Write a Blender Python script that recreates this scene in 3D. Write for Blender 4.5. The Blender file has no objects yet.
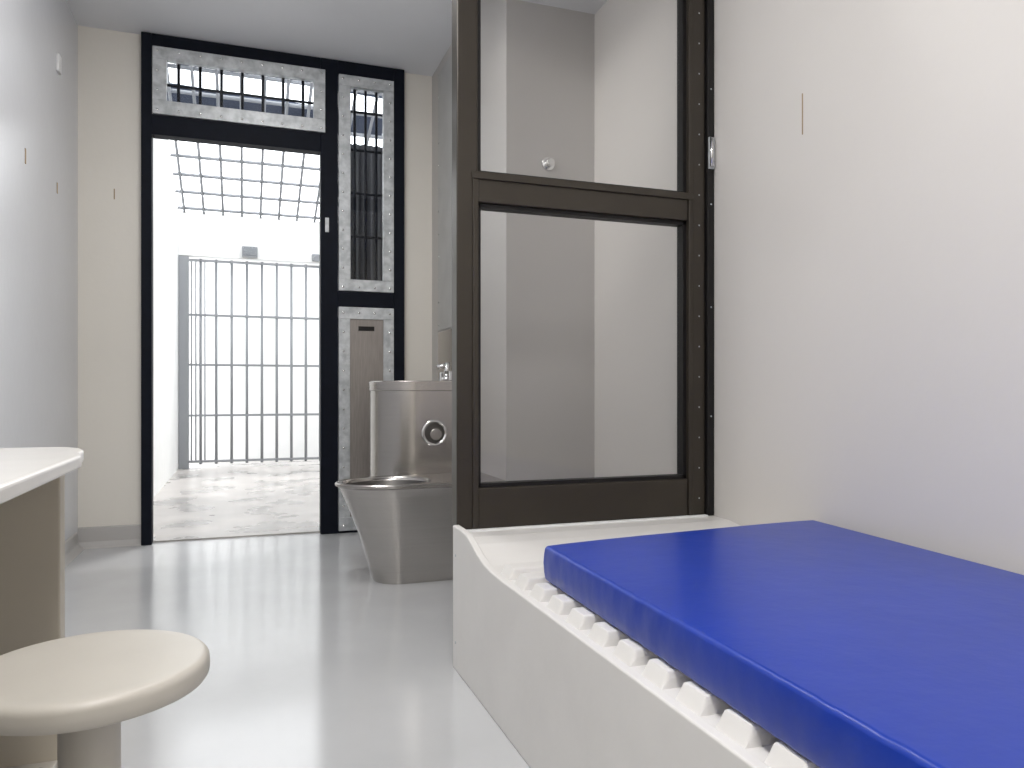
import bpy, bmesh, math, random
from mathutils import Vector, Matrix
random.seed(4)
S=bpy.context.scene
C=S.collection

# ---------------------------------------------------------------- materials
def mat(name,col,rough=.5,metal=0,noise=0,nscale=8,bump=0,bscale=60,stretch=(1,1,1),coat=0,col2=None,emit=0,rvar=0,spec=.5,lo=.35,hi=.65):
    m=bpy.data.materials.new(name); m.use_nodes=True
    nt=m.node_tree; b=nt.nodes['Principled BSDF']
    b.inputs['Base Color'].default_value=(*col,1); b.inputs['Roughness'].default_value=rough
    b.inputs['Metallic'].default_value=metal; b.inputs['Coat Weight'].default_value=coat
    b.inputs['Specular IOR Level'].default_value=spec
    b.inputs['Coat Roughness'].default_value=.1
    if emit:
        b.inputs['Emission Color'].default_value=(*col,1); b.inputs['Emission Strength'].default_value=emit
    tc=nt.nodes.new('ShaderNodeTexCoord'); mp=nt.nodes.new('ShaderNodeMapping')
    mp.inputs['Scale'].default_value=stretch
    nt.links.new(tc.outputs['Object'],mp.inputs['Vector'])
    if noise or col2 or rvar:
        n=nt.nodes.new('ShaderNodeTexNoise'); n.inputs['Scale'].default_value=nscale; n.inputs['Detail'].default_value=6
        nt.links.new(mp.outputs[0],n.inputs['Vector'])
        r=nt.nodes.new('ShaderNodeValToRGB')
        c2=col2 or tuple(max(0,c*(1-noise)) for c in col)
        r.color_ramp.elements[0].position=lo; r.color_ramp.elements[1].position=hi
        r.color_ramp.elements[0].color=(*c2,1); r.color_ramp.elements[1].color=(*col,1)
        nt.links.new(n.outputs['Fac'],r.inputs['Fac']); nt.links.new(r.outputs['Color'],b.inputs['Base Color'])
        if rvar:
            mr=nt.nodes.new('ShaderNodeMapRange'); mr.inputs['To Min'].default_value=max(0,rough-rvar); mr.inputs['To Max'].default_value=rough+rvar
            nt.links.new(n.outputs['Fac'],mr.inputs['Value']); nt.links.new(mr.outputs[0],b.inputs['Roughness'])
    if bump:
        n2=nt.nodes.new('ShaderNodeTexNoise'); n2.inputs['Scale'].default_value=bscale; n2.inputs['Detail'].default_value=4
        nt.links.new(mp.outputs[0],n2.inputs['Vector'])
        bp=nt.nodes.new('ShaderNodeBump'); bp.inputs['Strength'].default_value=bump; bp.inputs['Distance'].default_value=.01
        nt.links.new(n2.outputs['Fac'],bp.inputs['Height']); nt.links.new(bp.outputs[0],b.inputs['Normal'])
    return m
def glass(name,tint):
    m=bpy.data.materials.new(name); m.use_nodes=True; nt=m.node_tree; nt.nodes.clear()
    o=nt.nodes.new('ShaderNodeOutputMaterial'); mx=nt.nodes.new('ShaderNodeMixShader')
    t=nt.nodes.new('ShaderNodeBsdfTransparent'); t.inputs['Color'].default_value=(*tint,1)
    g=nt.nodes.new('ShaderNodeBsdfGlossy'); g.inputs['Roughness'].default_value=.03
    f=nt.nodes.new('ShaderNodeFresnel'); f.inputs['IOR'].default_value=1.35
    nt.links.new(f.outputs[0],mx.inputs[0]); nt.links.new(t.outputs[0],mx.inputs[1]); nt.links.new(g.outputs[0],mx.inputs[2])
    nt.links.new(mx.outputs[0],o.inputs[0]); return m

M_left =mat('paint_wall_left',(.72,.73,.76),.26,noise=.03,nscale=2,bump=.05,bscale=25)
M_wall =mat('paint_wall_cream',(.79,.755,.69),.42,noise=.03,nscale=2,bump=.06,bscale=30)
M_right=mat('paint_wall_right',(.74,.71,.675),.38,noise=.03,nscale=1.5,bump=.05,bscale=30)
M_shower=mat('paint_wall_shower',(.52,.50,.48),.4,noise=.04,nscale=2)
M_ceil =mat('paint_ceiling',(.80,.81,.84),.5,noise=.03,nscale=2)
M_floor=mat('epoxy_floor',(.55,.555,.565),.15,noise=.07,nscale=3,bump=.035,bscale=6,rvar=.06,coat=.2)
M_skirt=mat('coved_skirting',(.50,.485,.47),.3,noise=.05)
M_black=mat('black_painted_steel',(.006,.008,.015),.55,noise=.2,nscale=20,spec=.12)
M_galv =mat('galvanised_steel',(.62,.64,.655),.4,metal=.3,col2=(.42,.44,.455),nscale=26,bump=.03,bscale=40)
M_plate=mat('grey_service_plate',(.50,.50,.49),.38,metal=.2,noise=.08)
M_steel=mat('brushed_stainless',(.50,.475,.45),.27,metal=1,noise=.05,nscale=1,stretch=(2,2,220))
M_steelh=mat('brushed_stainless_bowl',(.46,.44,.42),.22,metal=1,noise=.05,nscale=1,stretch=(2,2,220))
M_bowlshade=mat('bowl_shade_steel',(.13,.125,.12),.35,metal=.9,noise=.1)  # steel darkened to stand in for shade inside the bowl
M_panel=mat('brushed_panel',(.33,.30,.28),.4,metal=.5,noise=.15,nscale=10,stretch=(12,1,1))
M_chrome=mat('chrome',(.75,.75,.75),.12,metal=1)
M_dark=mat('dark_void',(.03,.03,.035),.5)
M_bronze=mat('bronze_frame',(.044,.036,.027),.36,metal=.3,noise=.12,nscale=6)
M_gasket=mat('rubber_gasket',(.010,.009,.009),.45,spec=.3)
M_bed=mat('bed_gelcoat',(.78,.76,.735),.38,noise=.04,nscale=6,bump=.05,bscale=40)
M_blue=mat('blue_vinyl',(.003,.036,.36),.36,noise=.10,nscale=4,bump=.16,bscale=14,coat=.08)
M_desk=mat('desk_top',(.80,.78,.75),.25,noise=.03)
M_deskp=mat('desk_panel',(.52,.47,.385),.4,noise=.06,nscale=3)
M_stool=mat('stool_paint',(.50,.47,.42),.36,noise=.04)
M_white=mat('yard_white',(.82,.82,.81),.6,noise=.03)
M_conc=mat('yard_concrete',(.50,.475,.455),.3,noise=.38,nscale=3,rvar=.22)
M_bars=mat('gate_grey',(.27,.28,.295),.4,metal=.1)
M_grille=mat('grille_grey',(.26,.27,.29),.5)
M_slat=mat('roof_slat_blue',(.025,.04,.08),.5)
M_corr=mat('corrugated_dark',(.035,.037,.045),.5)
M_glass=glass('window_glass',(.97,.98,.99))
M_sglass=glass('screen_glass',(.95,.95,.95))
M_scuff=mat('scuff_tan',(.38,.28,.17),.6)
M_fill=mat('fill_diffuser',(1,.99,.97),.4,emit=3.0)  # glowing domes of the added, out-of-view fill lamps
M_plast=mat('white_plastic',(.8,.8,.8),.4)

# ---------------------------------------------------------------- helpers
def group(name,loc):
    e=bpy.data.objects.new(name,None); e.location=loc; e.empty_display_size=.05; C.objects.link(e); return e
def link(name,me,m,parent=None,loc=(0,0,0),smooth=False,bevel=0,seg=2):
    o=bpy.data.objects.new(name,me)
    if m: 
        me.materials.clear(); me.materials.append(m)
    o.location=loc; C.objects.link(o)
    if smooth:
        for p in me.polygons: p.use_smooth=True
    if bevel:
        md=o.modifiers.new('bev','BEVEL'); md.width=bevel; md.segments=seg; md.limit_method='ANGLE'; md.angle_limit=math.radians(40)
    if parent:
        o.parent=parent; o.location=Vector(loc)-parent.location
    return o
def boxes(name,L,m,parent=None,bevel=0,seg=2):
    xs=[v for b in L for v in b[0:2]]; ys=[v for b in L for v in b[2:4]]; zs=[v for b in L for v in b[4:6]]
    c=Vector(((min(xs)+max(xs))/2,(min(ys)+max(ys))/2,(min(zs)+max(zs))/2))
    bm=bmesh.new()
    for b in L:
        cc=Vector(((b[0]+b[1])/2,(b[2]+b[3])/2,(b[4]+b[5])/2))-c
        mt=Matrix.Translation(cc)@Matrix.Diagonal((b[1]-b[0],b[3]-b[2],b[5]-b[4],1))
        bmesh.ops.create_cube(bm,size=1,matrix=mt)
    me=bpy.data.meshes.new(name); bm.to_mesh(me); bm.free()
    return link(name,me,m,parent,c,bevel=bevel,seg=seg)
def box(name,x0,x1,y0,y1,z0,z1,m,parent=None,bevel=0,seg=2):
    return boxes(name,[(x0,x1,y0,y1,z0,z1)],m,parent,bevel,seg)
def mesh(name,V,F,m,parent=None,smooth=False,bevel=0,seg=2):
    c=Vector((sum(v[0] for v in V)/len(V),sum(v[1] for v in V)/len(V),sum(v[2] for v in V)/len(V)))
    me=bpy.data.meshes.new(name); me.from_pydata([tuple(Vector(v)-c) for v in V],[],F); me.update()
    bm=bmesh.new(); bm.from_mesh(me); bmesh.ops.recalc_face_normals(bm,faces=bm.faces); bm.to_mesh(me); bm.free()
    return link(name,me,m,parent,c,smooth,bevel,seg)
def prism(name,P,axis,a0,a1,m,parent=None,bevel=0,seg=2,smooth=False):
    def mk(p,a):
        return {'X':(a,p[0],p[1]),'Y':(p[0],a,p[1]),'Z':(p[0],p[1],a)}[axis]
    n=len(P); V=[mk(p,a0) for p in P]+[mk(p,a1) for p in P]
    F=[list(range(n)),list(range(n,2*n))]+[[i,(i+1)%n,n+(i+1)%n,n+i] for i in range(n)]
    return mesh(name,V,F,m,parent,smooth,bevel,seg)
def cyl(name,p0,p1,r,m,parent=None,n=24,bevel=0,r2=None):
    p0=Vector(p0);p1=Vector(p1);d=p1-p0
    bm=bmesh.new(); bmesh.ops.create_cone(bm,cap_ends=True,segments=n,radius1=r,radius2=r if r2 is None else r2,depth=d.length)
    bmesh.ops.rotate(bm,verts=bm.verts,matrix=d.to_track_quat('Z','Y').to_matrix())
    for f in bm.faces: f.smooth=len(f.verts)==4
    me=bpy.data.meshes.new(name); bm.to_mesh(me); bm.free()
    return link(name,me,m,parent,(p0+p1)/2,bevel=bevel)
def cyls(name,L,m,parent=None,n=8):
    c=sum(((Vector(a)+Vector(b))/2 for a,b,r in L),Vector())/len(L)
    bm=bmesh.new()
    for a,b,r in L:
        a=Vector(a);b=Vector(b);d=b-a
        mt=Matrix.Translation((a+b)/2-c)@d.to_track_quat('Z','Y').to_matrix().to_4x4()
        bmesh.ops.create_cone(bm,cap_ends=True,segments=n,radius1=r,radius2=r,depth=d.length,matrix=mt)
    for f in bm.faces: f.smooth=len(f.verts)==4
    me=bpy.data.meshes.new(name); bm.to_mesh(me); bm.free()
    return link(name,me,m,parent,c)
def dots(name,pts,r,m,parent=None,flat=(1,1,1)):
    c=sum((Vector(p) for p in pts),Vector())/len(pts)
    bm=bmesh.new()
    for p in pts:
        bmesh.ops.create_uvsphere(bm,u_segments=10,v_segments=6,radius=r,matrix=Matrix.Translation(Vector(p)-c)@Matrix.Diagonal((*flat,1)))
    me=bpy.data.meshes.new(name); bm.to_mesh(me); bm.free()
    return link(name,me,m,parent,c,smooth=True)
def lathe(name,prof,cx,cy,m,parent=None,n=96):
    V=[];F=[]
    k=len(prof)
    for i in range(n):
        a=2*math.pi*i/n
        for r,z in prof: V.append((cx+r*math.cos(a),cy+r*math.sin(a),z))
    for i in range(n):
        j=(i+1)%n
        for q in range(k-1):
            F.append([i*k+q,j*k+q,j*k+q+1,i*k+q+1])
    F.append([i*k for i in range(n)]); F.append([i*k+k-1 for i in range(n)])
    o=mesh(name,V,F,m,parent,smooth=True)
    md=o.modifiers.new('es','EDGE_SPLIT'); md.split_angle=math.radians(30)
    return o

# ---------------------------------------------------------------- constants
XL,XR,YB,H=-.807,1.465,4.37,2.68
YF=-1.3
FX0,FX1=-.51,.876
DX=1.05; DY=3.02

# ---------------------------------------------------------------- shell
box('floor',XL-.15,XR+.15,YF-.15,YB+.2,-.12,0,M_floor)
box('ceiling',XL-.15,XR+.15,YF-.15,YB+.2,H,H+.12,M_ceil)
box('wall_left',XL-.15,XL,YF-.15,YB+.2,0,H,M_left)
box('wall_right',XR,XR+.15,YF-.15,YB+.2,0,H,M_right)
box('wall_front',XL,XR,YF-.15,YF,0,H,M_wall)
boxes('wall_back',[(XL,FX0,YB,YB+.2,0,H),(FX1,XR,YB,YB+.2,0,H)],M_wall)
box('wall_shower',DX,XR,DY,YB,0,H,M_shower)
box('ceiling_shower',.585,XR,2.09,DY,2.48,H,M_ceil)
def cove(n,P,axis,a0,a1): prism(n,P,axis,a0,a1,M_skirt)
cove('baseboard_back',[(YB,0),(YB,.105),(YB-.008,.10),(YB-.012,.03),(YB-.03,.006),(YB-.04,0)],'X',XL+.001,FX0)
cove('baseboard_left',[(XL,0),(XL,.09),(XL+.006,.085),(XL+.010,.03),(XL+.028,.006),(XL+.035,0)],'Y',YF,YB-.04)

# ---------------------------------------------------------------- black steel door & window frame
fr=group('door_frame',(.18,YB,0))
y0,y1=YB-.045,YB+.035
boxes('steel_posts',[(FX0,-.459,y0,y1,0,H-.002),(.401,.497,y0,y1,0,H-.002),(.815,FX1,y0,y1,0,H-.002)],M_black,fr,bevel=.004)
boxes('steel_rails',[(-.459,.401,y0+.002,y1,2.612,H-.002),(-.459,.401,y0+.002,y1,2.15,2.255),(.497,.815,y0+.002,y1,2.60,H-.002),(.497,.815,y0+.002,y1,1.285,1.372),(.497,.815,y0+.002,y1,0,.012)],M_black,fr,bevel=.003)
box('lock_strike',.425,.445,y0-.004,y0+.001,1.70,1.78,M_galv,fr)
box('threshold',-.459,.401,YB+.02,YB+.2,.0,.008,M_conc,fr)

def rivets_rect(x0,x1,z0,z1,y,nx,nz,name,par,m=M_chrome,r=.007):
    pts=[]
    for i in range(nx):
        x=x0+(x1-x0)*i/(nx-1); pts+=[(x,y,z0),(x,y,z1)]
    for i in range(1,nz-1):
        z=z0+(z1-z0)*i/(nz-1); pts+=[(x0,y,z),(x1,y,z)]
    dots(name,pts,r,m,par,(1,.5,1))
def window(nm,X0,X1,Z0,Z1,ix0,ix1,iz0,iz1,nb,hz,nx,nz):
    g=group(nm,((X0+X1)/2,YB,(Z0+Z1)/2))
    a,b=y0-.008,y0+.03
    boxes('galvanised_surround',[(X0,X1,a,b,iz1,Z1),(X0,X1,a,b,Z0,iz0),(X0,ix0,a,b,iz0,iz1),(ix1,X1,a,b,iz0,iz1)],M_galv,g,bevel=.002)
    rivets_rect(X0+.022,X1-.022,Z0+.022,Z1-.022,a-.001,nx,nz,'rivets',g)
    box('glass_pane',ix0,ix1,y0+.034,y0+.040,iz0,iz1,M_glass,g)
    L=[]
    for i in range(nb):
        x=ix0+(ix1-ix0)*(i+.5)/nb; L.append(((x,y0+.055,iz0-.02),(x,y0+.055,iz1+.02),.008))
    for z in hz: L.append(((ix0-.02,y0+.068,z),(ix1+.02,y0+.068,z),.008))
    cyls('security_bars',L,M_black,g)
    return g
window('window_1',-.455,.425,2.257,2.61,-.388,.362,2.33,2.545,7,[2.44],9,4)
window('window_2',.50,.812,1.374,2.598,.565,.752,1.44,2.535,3,[1.7,1.95,2.2,2.42],4,12)
vp=group('vent_panel',(.655,YB,.65))
a=y0-.008
boxes('galvanised_surround',[(.50,.812,a,y0+.03,1.215,1.283),(.50,.812,a,y0+.03,.014,.09),(.50,.562,a,y0+.03,.09,1.215),(.752,.812,a,y0+.03,.09,1.215)],M_galv,vp,bevel=.002)
box('brushed_plate',.562,.752,y0+.001,y0+.02,.09,1.215,M_panel,vp)
box('label_plate',.61,.70,y0-.003,y0+.001,1.15,1.175,M_gasket,vp)
rivets_rect(.525,.787,.045,1.25,a-.001,4,12,'rivets',vp)

# ---------------------------------------------------------------- yard
YW=8.6
def roofz(y): return 2.70+.38*(YW-y)
box('ground_yard',-.86,2.2,YB+.2,YW+1.2,-.12,-.01,M_conc)
prism('wall_yard_left',[(YB+.2,-.01),(YW+.2,-.01),(YW+.2,2.7),(YW,2.7),(YB+.2,roofz(YB+.2))],'X',-.86,-.66,M_white)
boxes('wall_yard_back',[(-.66,2.0,YW,YW+.2,2.24,2.70)],M_white)
prism('wall_yard_right',[(YB+.2,-.01),(YW+.2,-.01),(YW+.2,2.7),(YW,2.7),(YB+.2,roofz(YB+.2))],'X',2.0,2.2,M_white)
box('wall_yard_outer',-.66,2.0,YW+1.0,YW+1.2,-.01,2.6,M_white)
gt=group('yard_gate',(.6,YW,0))
L=[];x=-.60
while x<1.95:
    L.append(((x,YW+.05,.03),(x,YW+.05,2.22),.015)); x+=.155
cyls('bars',L,M_bars,gt,n=12)
boxes('rails',[(-.65,1.98,YW+.03,YW+.07,z-.012,z+.012) for z in (.06,.55,1.09,1.62,2.2)]+[(-.658,-.56,YW,YW+.1,-.01,2.235)],M_bars,gt)
cyls('leaf_bars',[((-.54+i*.045,YW+.10,.05),(-.54+i*.045,YW+.10,2.2),.008) for i in range(4)],M_bars,gt)
g=group('yard_floodlight',(.05,YW,2.29))
box('housing',-.03,.13,YW-.10,YW,2.25,2.36,M_bars,g,bevel=.01)
box('lens',-.01,.11,YW-.112,YW-.10,2.265,2.345,M_glass,g)
g=group('security_camera',(.74,YW,2.29))
box('mount',.70,.78,YW-.05,YW,2.25,2.33,M_bars,g,bevel=.01)
cyl('barrel',(.74,YW-.14,2.26),(.74,YW-.03,2.28),.03,M_bars,g)
L=[];x=-.60
while x<2.0:
    L.append(((x,YB+.25,roofz(YB+.25)),(x,YW,roofz(YW)),.014)); x+=.19
y=YW-.05
while y>YB+.3:
    L.append(((-.66,y,roofz(y)+.01),(2.0,y,roofz(y)+.01),.018)); y-=.27
cyls('yard_roof_grille',L,M_grille)
V=[];F=[]
for i in range(5):
    ya=5.0+i*.48; yb=ya+.24; n=len(V)
    for (yy,dz) in ((ya,.05),(yb,.05)):
        for xx,sk in ((-.66,0),(2.0,.25)):
            V.append((xx,yy+sk,roofz(yy)+dz)); V.append((xx,yy+sk,roofz(yy)+dz+.02))
    F+=[[n,n+2,n+6,n+4],[n+1,n+3,n+7,n+5],[n,n+1,n+3,n+2],[n+4,n+5,n+7,n+6],[n,n+1,n+5,n+4],[n+2,n+3,n+7,n+6]]
mesh('roof_slats',V,F,M_slat)
P=[];n=24
for i in range(n+1):
    x=.64+(1.2-.64)*i/n; P.append((x,4.95+(.02 if i%2 else 0)))
P+= [(1.2,5.0),(.64,5.0)]
prism('corrugated_screen',P,'Z',-.01,2.42,M_corr)

# ---------------------------------------------------------------- service duct details
g=group('service_panel',(DX-.005,4.0,1.7))
box('upper_plate',DX-.006,DX-.0005,3.60,4.20,1.15,2.62,M_plate,g,bevel=.001)
box('lower_plate',DX-.006,DX-.0005,3.60,4.20,.88,1.14,M_steel,g,bevel=.001)
dots('rivets',[(DX-.007,yy,1.18+i*.13) for i in range(12) for yy in (3.85,4.175)],.006,M_chrome,g,(.5,1,1))

# ---------------------------------------------------------------- stainless toilet + basin unit
tl=group('toilet_basin_unit',(.75,3.35,0))
def Dp(th,xc,yc,a,b,xb):
    t=th
    while t>math.pi: t-=2*math.pi
    s=abs(t)/(math.pi/2); sg=1 if t>=0 else -1
    if s<=1: return (xc-a*math.cos(t),yc+b*math.sin(t))
    s-=1
    if s<.5: return (xc+(xb-xc)*s*2,yc+sg*b)
    return (xb,yc+sg*b*(1-(s-.5)*2))
def loft(name,rings,m,par,capb=True,capt=True):
    n=len(rings[0]);V=[v for r in rings for v in r];F=[]
    for k in range(len(rings)-1):
        for i in range(n):
            j=(i+1)%n; F.append([k*n+i,k*n+j,(k+1)*n+j,(k+1)*n+i])
    if capb: F.append(list(range(n)))
    if capt: F.append([(len(rings)-1)*n+i for i in range(n)])
    o=mesh(name,V,F,m,par,smooth=True); md=o.modifiers.new('es','EDGE_SPLIT'); md.split_angle=math.radians(35); return o
N=96; TH=[2*math.pi*i/N for i in range(N)]
yc=3.205; xb=DX-.002
def ring(z,tip,b,xc=.62): return [(*Dp(t,xc,yc,xc-tip,b,xb),z) for t in TH]
R=[ring(0,.515,.112),ring(.02,.505,.115)]
for k in range(1,11):
    u=k/10; z=.02+.38*u; e=u**1.25
    R.append(ring(z,.505-.132*e,.115+.060*e))
R+=[ring(.403,.366,.178),ring(.407,.357,.183),ring(.416,.355,.184),ring(.422,.361,.179)]
def oval(z,ax,by,xc=.575): return [(xc-ax*math.cos(t),yc+by*math.sin(t),z) for t in TH]
R+=[oval(.420,.192,.158),oval(.412,.186,.150),oval(.405,.184,.148)]
loft('bowl',R,M_steelh,tl,capt=False)
loft('bowl_shade_inside',[oval(.4055,.1835,.1475),oval(.36,.165,.135),oval(.25,.115,.09),oval(.17,.06,.05)],M_bowlshade,tl,capb=False)  # inner bowl surface, shade put into its colour
cyl('trap_water',(.575,yc,.172),(.575,yc,.18),.06,M_dark,tl)
yc2=3.60
def ring2(z,tip,b,xc=.77): return [(*Dp(t,xc,yc2,xc-tip,b,xb),z) for t in TH]
def oval2(z,ax,by,xc=.80): return [(xc-ax*math.cos(t),yc2+by*math.sin(t),z) for t in TH]
loft('basin_cabinet',[ring2(0,.565,.204),ring2(.805,.565,.204),ring2(.808,.560,.207),ring2(.847,.559,.207),ring2(.852,.563,.203),oval2(.852,.19,.16),oval2(.84,.18,.15),oval2(.76,.12,.10)],M_steel,tl)
yf=yc2-.205
V=[];F=[];n=48
prof=[(.062,.002),(.062,-.004),(.057,-.007),(.050,-.006),(.046,-.001),(.0,-.001)]
for i in range(n):
    a_=2*math.pi*i/n
    for r,dy in prof: V.append((.828+r*math.cos(a_),yf+dy-.001,.61+r*math.sin(a_)))
k=len(prof)
for i in range(n):
    j=(i+1)%n
    for q in range(k-1): F.append([i*k+q,j*k+q,j*k+q+1,i*k+q+1])
mesh('paper_holder_ring',V,F,M_chrome,tl,smooth=True)
M_recshade=mat('recess_shade',(.12,.115,.11),.35,metal=.8)  # dark colour gives a flat disc the shade of a recess
cyl('paper_holder_shade',(.828,yf-.005,.61),(.828,yf-.001,.61),.046,M_recshade,tl)
cyl('paper_holder_knob',(.833,yf-.012,.604),(.833,yf-.004,.604),.028,M_steel,tl,bevel=.003)
cyl('bubbler_base',(.94,3.6,.85),(.94,3.6,.875),.028,M_chrome,tl)
cyl('bubbler_stem',(.94,3.6,.87),(.94,3.6,.945),.015,M_chrome,tl)
cyl('bubbler_spout',(.95,3.6,.935),(.89,3.6,.92),.012,M_chrome,tl)
boxes('push_buttons',[(.925,.955,3.50,3.53,.852,.90),(.925,.955,3.67,3.70,.852,.90)],M_chrome,tl,bevel=.005)

# ---------------------------------------------------------------- shower screen
sc=group('shower_screen',(1.0,2.13,.385))
ya,yb=2.125,2.185
SB=.392;ST=2.478
boxes('frame',[(.585,.650,ya,yb,SB,ST),(1.370,1.435,ya,yb,SB,ST),(.650,1.370,ya,yb,SB,.515),(.650,1.370,ya,yb,1.362,1.448),(.650,1.370,ya,yb,2.39,ST)],M_bronze,sc,bevel=.004)
box('wall_channel',1.437,1.463,ya-.012,yb+.01,SB,ST,M_gasket,sc,bevel=.002)
def bead(z0,z1,nm):
    x0,x1=.650,1.370; w=.012
    boxes(nm,[(x0,x0+w,ya+.012,yb-.012,z0,z1),(x1-w,x1,ya+.012,yb-.012,z0,z1),(x0,x1,ya+.012,yb-.012,z0,z0+w),(x0,x1,ya+.012,yb-.012,z1-w,z1)],M_gasket,sc)
bead(.515,1.362,'bead_lower'); bead(1.448,2.39,'bead_upper')
box('glass_lower',.655,1.365,2.152,2.158,.52,1.357,M_sglass,sc)
box('glass_upper',.655,1.365,2.152,2.158,1.453,2.385,M_sglass,sc)
boxes('rail_lip',[(.63,1.39,ya-.008,ya,1.430,1.452),(.632,.650,ya-.006,ya,SB,1.43),(1.37,1.388,ya-.006,ya,SB,ST)],M_bronze,sc,bevel=.002)
box('hinge_plate',1.438,1.460,ya-.020,ya-.012,1.535,1.64,M_galv,sc,bevel=.002)
cyl('hinge_pin',(1.443,ya-.026,1.54),(1.443,ya-.026,1.635),.006,M_chrome,sc)
dots('screws',[(1.45,ya-.013,z) for z in (.72,1.08,1.42,1.8,2.2)],.003,M_galv,sc,(1,.5,1))
dots('frame_screws',[(1.412,ya-.001,.45+.1*i) for i in range(19)],.0025,M_galv,sc,(1,.5,1))
g=group('shower_button',(1.24,DY,1.79))
cyl('escutcheon',(1.24,DY,1.79),(1.24,DY-.012,1.79),.028,M_chrome,g)
cyl('push_knob',(1.24,DY-.012,1.79),(1.24,DY-.04,1.79),.018,M_chrome,g,bevel=.004)

# ---------------------------------------------------------------- bed base
bd=group('bed_base',(1.0,1.0,0))
BY0=-.12;BX=.571
side=[(BY0,0),(2.12,0),(2.12,.412),(2.03,.412),(1.985,.408),(1.94,.396),(1.88,.376),(1.82,.362),(1.76,.356),(1.68,.354),(BY0,.354)]
prism('side_panel',side,'X',BX,BX+.020,M_bed,bd,bevel=.004,seg=3)
PZ=.350
box('platform',BX+.020,XR-.002,BY0,2.12,.0,PZ,M_bed,bd)
prism('end_upstand',[(2.12,PZ),(2.12,.390),(2.03,.390),(1.97,.382),(1.90,.366),(1.83,.354),(1.78,PZ)],'X',BX+.020,XR-.002,M_bed,bd,bevel=.003)
V=[];F=[]
yy=1.725
while yy>BY0+.08:
    w=.034
    n=len(V)
    prof=[(-w,PZ),(-w+.002,PZ+.014),(-w+.004,.370),(-w+.006,.3735),(-w+.009,.375),(w-.009,.375),(w-.006,.3735),(w-.004,.370),(w-.002,PZ+.014),(w,PZ)]
    xs=[(BX+.023,.0),(BX+.030,.55),(BX+.034,.85),(BX+.036,.97),(BX+.039,1)]
    rings=[]
    for x_,s in xs: rings.append([(x_,yy+p*(.96+.04*s),PZ+(z-PZ)*s) for p,z in prof])
    rings.append([(XR-.01,yy+p,z) for p,z in prof])
    q=len(prof)
    for r in rings: V+=r
    for a_ in range(len(rings)-1):
        for i in range(q-1): F.append([n+a_*q+i,n+a_*q+i+1,n+(a_+1)*q+i+1,n+(a_+1)*q+i])
    F.append([n+(len(rings)-1)*q+i for i in range(q)])
    yy-=.1
mesh('slats',V,F,M_bed,bd)
box('sealant',BX+.01,XR-.03,2.105,2.123,.388,.396,M_plast,bd,bevel=.003)
dots('bolt_caps',[(BX-.001,2.085,z_) for z_ in (.08,.33)],.004,M_galv,bd,(.5,1,1))

# ---------------------------------------------------------------- mattress
FL=(.635,1.565);FR=(1.450,1.640);NL=(.580,-.08);NR=(1.285,-.10)
nx,ny,nz=22,120,4
def mpos(u,v):
    a_=[FL[i]*(1-u)+FR[i]*u for i in (0,1)]; b_=[NL[i]*(1-u)+NR[i]*u for i in (0,1)]
    return [a_[i]*(1-v)+b_[i]*v for i in (0,1)]
bm=bmesh.new()
grid={}
def vert(i,j,k):
    if (i,j,k) in grid: return grid[(i,j,k)]
    u=i/nx;v=j/ny;w=k/nz
    x,y=mpos(u,v)
    z=.3768+.078*w
    if k==nz: z+=.003*(1-(2*u-1)**4)
    bulge=.004*math.sin(math.pi*w)
    rip=.0009*math.sin(y*83+w*3)*(.5+.5*math.sin(y*13))+.0006*math.sin(y*151-w*5)
    if i==0: x-=bulge+rip
    if i==nx: x+=bulge
    if j==0: y+=bulge
    grid[(i,j,k)]=bm.verts.new((x,y,z)); return grid[(i,j,k)]
for i in range(nx):
    for j in range(ny):
        for k in (0,nz): bm.faces.new([vert(i,j,k),vert(i+1,j,k),vert(i+1,j+1,k),vert(i,j+1,k)])
for k in range(nz):
    for i in range(nx):
        for j in (0,ny): bm.faces.new([vert(i,j,k),vert(i+1,j,k),vert(i+1,j,k+1),vert(i,j,k+1)])
    for j in range(ny):
        for i in (0,nx): bm.faces.new([vert(i,j,k),vert(i,j+1,k),vert(i,j+1,k+1),vert(i,j,k+1)])
bmesh.ops.recalc_face_normals(bm,faces=bm.faces)
cm=Vector((1.0,.75,.4)); bmesh.ops.translate(bm,verts=bm.verts,vec=-cm)
me=bpy.data.meshes.new('mattress'); bm.to_mesh(me); bm.free()
mt=link('mattress',me,M_blue,None,cm,smooth=True,bevel=.008,seg=4)
wn=mt.modifiers.new('wn','WEIGHTED_NORMAL'); wn.keep_sharp=False; wn.weight=80

# ---------------------------------------------------------------- desk
dk=group('desk',(-.55,1.1,0))
P=[(XL+.002,1.885),(-.385,1.885)]
for i in range(1,7):
    t=i/7*math.pi/2; P.append((-.395+.085*math.sin(t),1.705+.18*math.cos(t)))
P+=[(-.310,1.70),(-.293,1.62),(-.293,.25),(XL+.002,.25)]
prism('top',P,'Z',.655,.68,M_desk,dk,bevel=.006,seg=3)
box('end_panel',XL+.002,-.358,1.765,1.81,0,.655,M_deskp,dk,bevel=.003)
box('near_panel',XL+.002,-.358,.30,.345,0,.655,M_deskp,dk,bevel=.003)
box('back_rail',XL+.002,XL+.03,.345,1.765,.45,.655,M_deskp,dk)
box('floor_bracket',XL+.03,-.362,1.70,1.765,0,.045,M_stool,dk,bevel=.003)
dots('bracket_bolts',[(-.385,1.72,.046),(-.42,1.72,.046),(-.5,1.72,.046),(-.62,1.72,.046)],.009,M_dark,dk,(1,1,.6))

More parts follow.
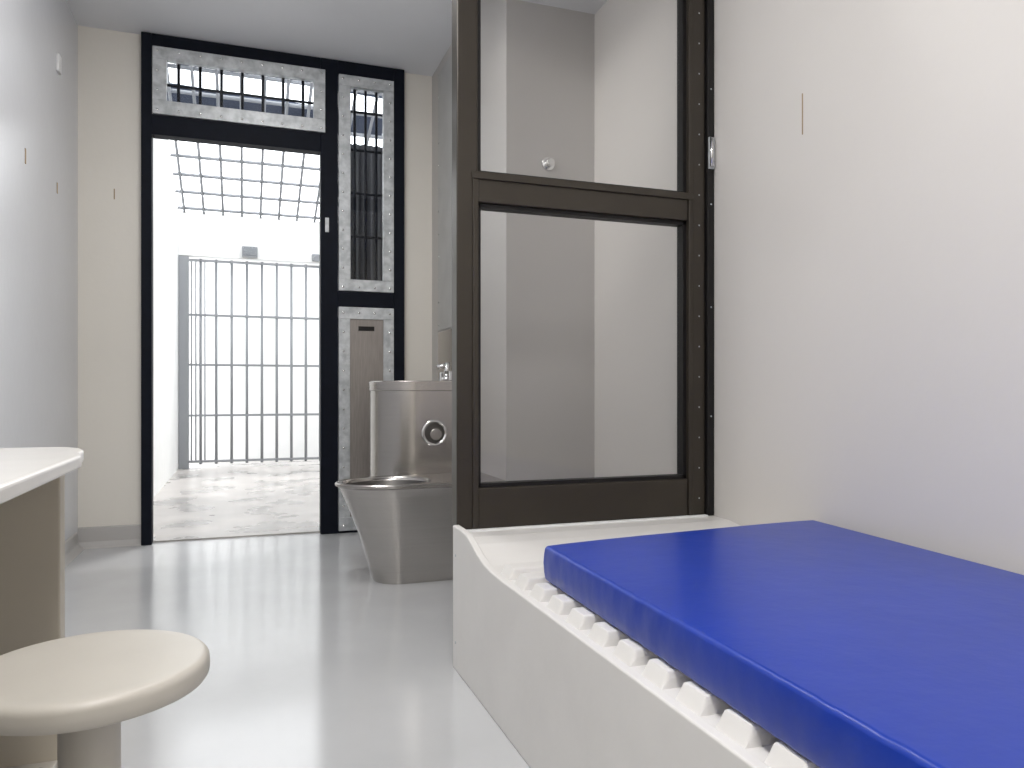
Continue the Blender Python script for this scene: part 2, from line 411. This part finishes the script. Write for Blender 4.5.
# ---------------------------------------------------------------- stool
st=group('stool',(-.189,1.097,0))
cx,cy=-.189,1.097
pr=[(.0005,.4505),(.06,.4505),(.12,.4505),(.134,.4503)]
for i in range(1,7):
    t=i/6*math.pi/2; pr.append((.134+.010*math.sin(t),.440+.010*math.cos(t)))
pr+=[(.1445,.432),(.1435,.424),(.140,.419),(.132,.4155),(.12,.413),(.075,.404),(.05,.399),(.0005,.399)]
lathe('seat',pr,cx,cy,M_stool,st)
lathe('pedestal',[(.0005,.401),(.036,.401),(.036,.02),(.0005,.02)],cx,cy,M_stool,st,n=40)
lathe('floor_flange',[(.0005,.02),(.085,.019),(.09,.012),(.09,0),(.0005,0)],cx,cy,M_stool,st,n=48)
dots('flange_bolts',[(cx+.065*math.cos(a_),cy+.065*math.sin(a_),.021) for a_ in (.8,2.37,3.94,5.5)],.008,M_galv,st,(1,1,.6))

# ---------------------------------------------------------------- wall marks
def tick(nm,x0,x1,yq0,yq1,z,h,m=M_scuff): return box(nm,x0,x1,yq0,yq1,z-h/2,z+h/2,m,bevel=.001)
tick('wall_scuff',XL,XL+.002,3.385,3.40,1.72,.06)
tick('wall_scuff',XL,XL+.002,3.91,3.925,1.73,.05)
tick('wall_scuff',-.643,-.637,YB-.002,YB,1.83,.055)
tick('wall_scuff',XR-.002,XR,1.696,1.700,1.575,.115)
box('wall_button',XL,XL+.012,3.90,3.95,2.26,2.34,M_plast,bevel=.003)

# ---------------------------------------------------------------- added fill lamps, sun and sky
def fill_lamp(x,y,power,up,z=H,size=.42):  # unseen fixtures added to brighten the cell
    g=group('fill_light',(x,y,z-.03))
    lathe('fill_dome',[(.0005,z-.055),(.12,z-.05),(.18,z-.035),(.20,z-.012),(.20,z-.001),(.0005,z-.001)],x,y,M_fill,g)
    l=bpy.data.lights.new('fill_lamp','AREA'); l.shape='DISK'; l.size=size; l.energy=power; l.color=(1,.985,.96)
    o=bpy.data.objects.new('fill_lamp',l); o.location=(0,0,-.035); C.objects.link(o); o.parent=g
    if up:
        l=bpy.data.lights.new('ceiling_fill','POINT'); l.shadow_soft_size=.1; l.energy=up; l.color=(1,.985,.96)  # added point fill to lift the ceiling
        o=bpy.data.objects.new('ceiling_fill',l); o.location=(0,0,-.2); C.objects.link(o); o.parent=g
fill_lamp(.1,2.75,10,7); fill_lamp(.0,.9,19,4); fill_lamp(.1,-.6,26,0)

sun=bpy.data.lights.new('sun','SUN'); sun.energy=3.0; sun.angle=math.radians(8); sun.color=(1,.98,.95)
so=bpy.data.objects.new('sun',sun); C.objects.link(so); so.location=(2,9,8)
so.rotation_euler=(math.radians(-18),math.radians(12),0)

w=bpy.data.worlds.new('sky'); S.world=w; w.use_nodes=True
bg=w.node_tree.nodes['Background']; bg.inputs['Color'].default_value=(.95,.975,1,1); bg.inputs['Strength'].default_value=4.4

# ---------------------------------------------------------------- camera
cam=bpy.data.cameras.new('camera'); cam.lens=750/1024*36; cam.sensor_width=36; cam.shift_y=8/1024; cam.clip_start=.02
co=bpy.data.objects.new('camera',cam); C.objects.link(co); co.location=(0,0,.8); co.rotation_euler=(math.radians(90),0,math.radians(-19.6))
S.camera=co
S.view_settings.view_transform='Standard'; S.view_settings.look='None'
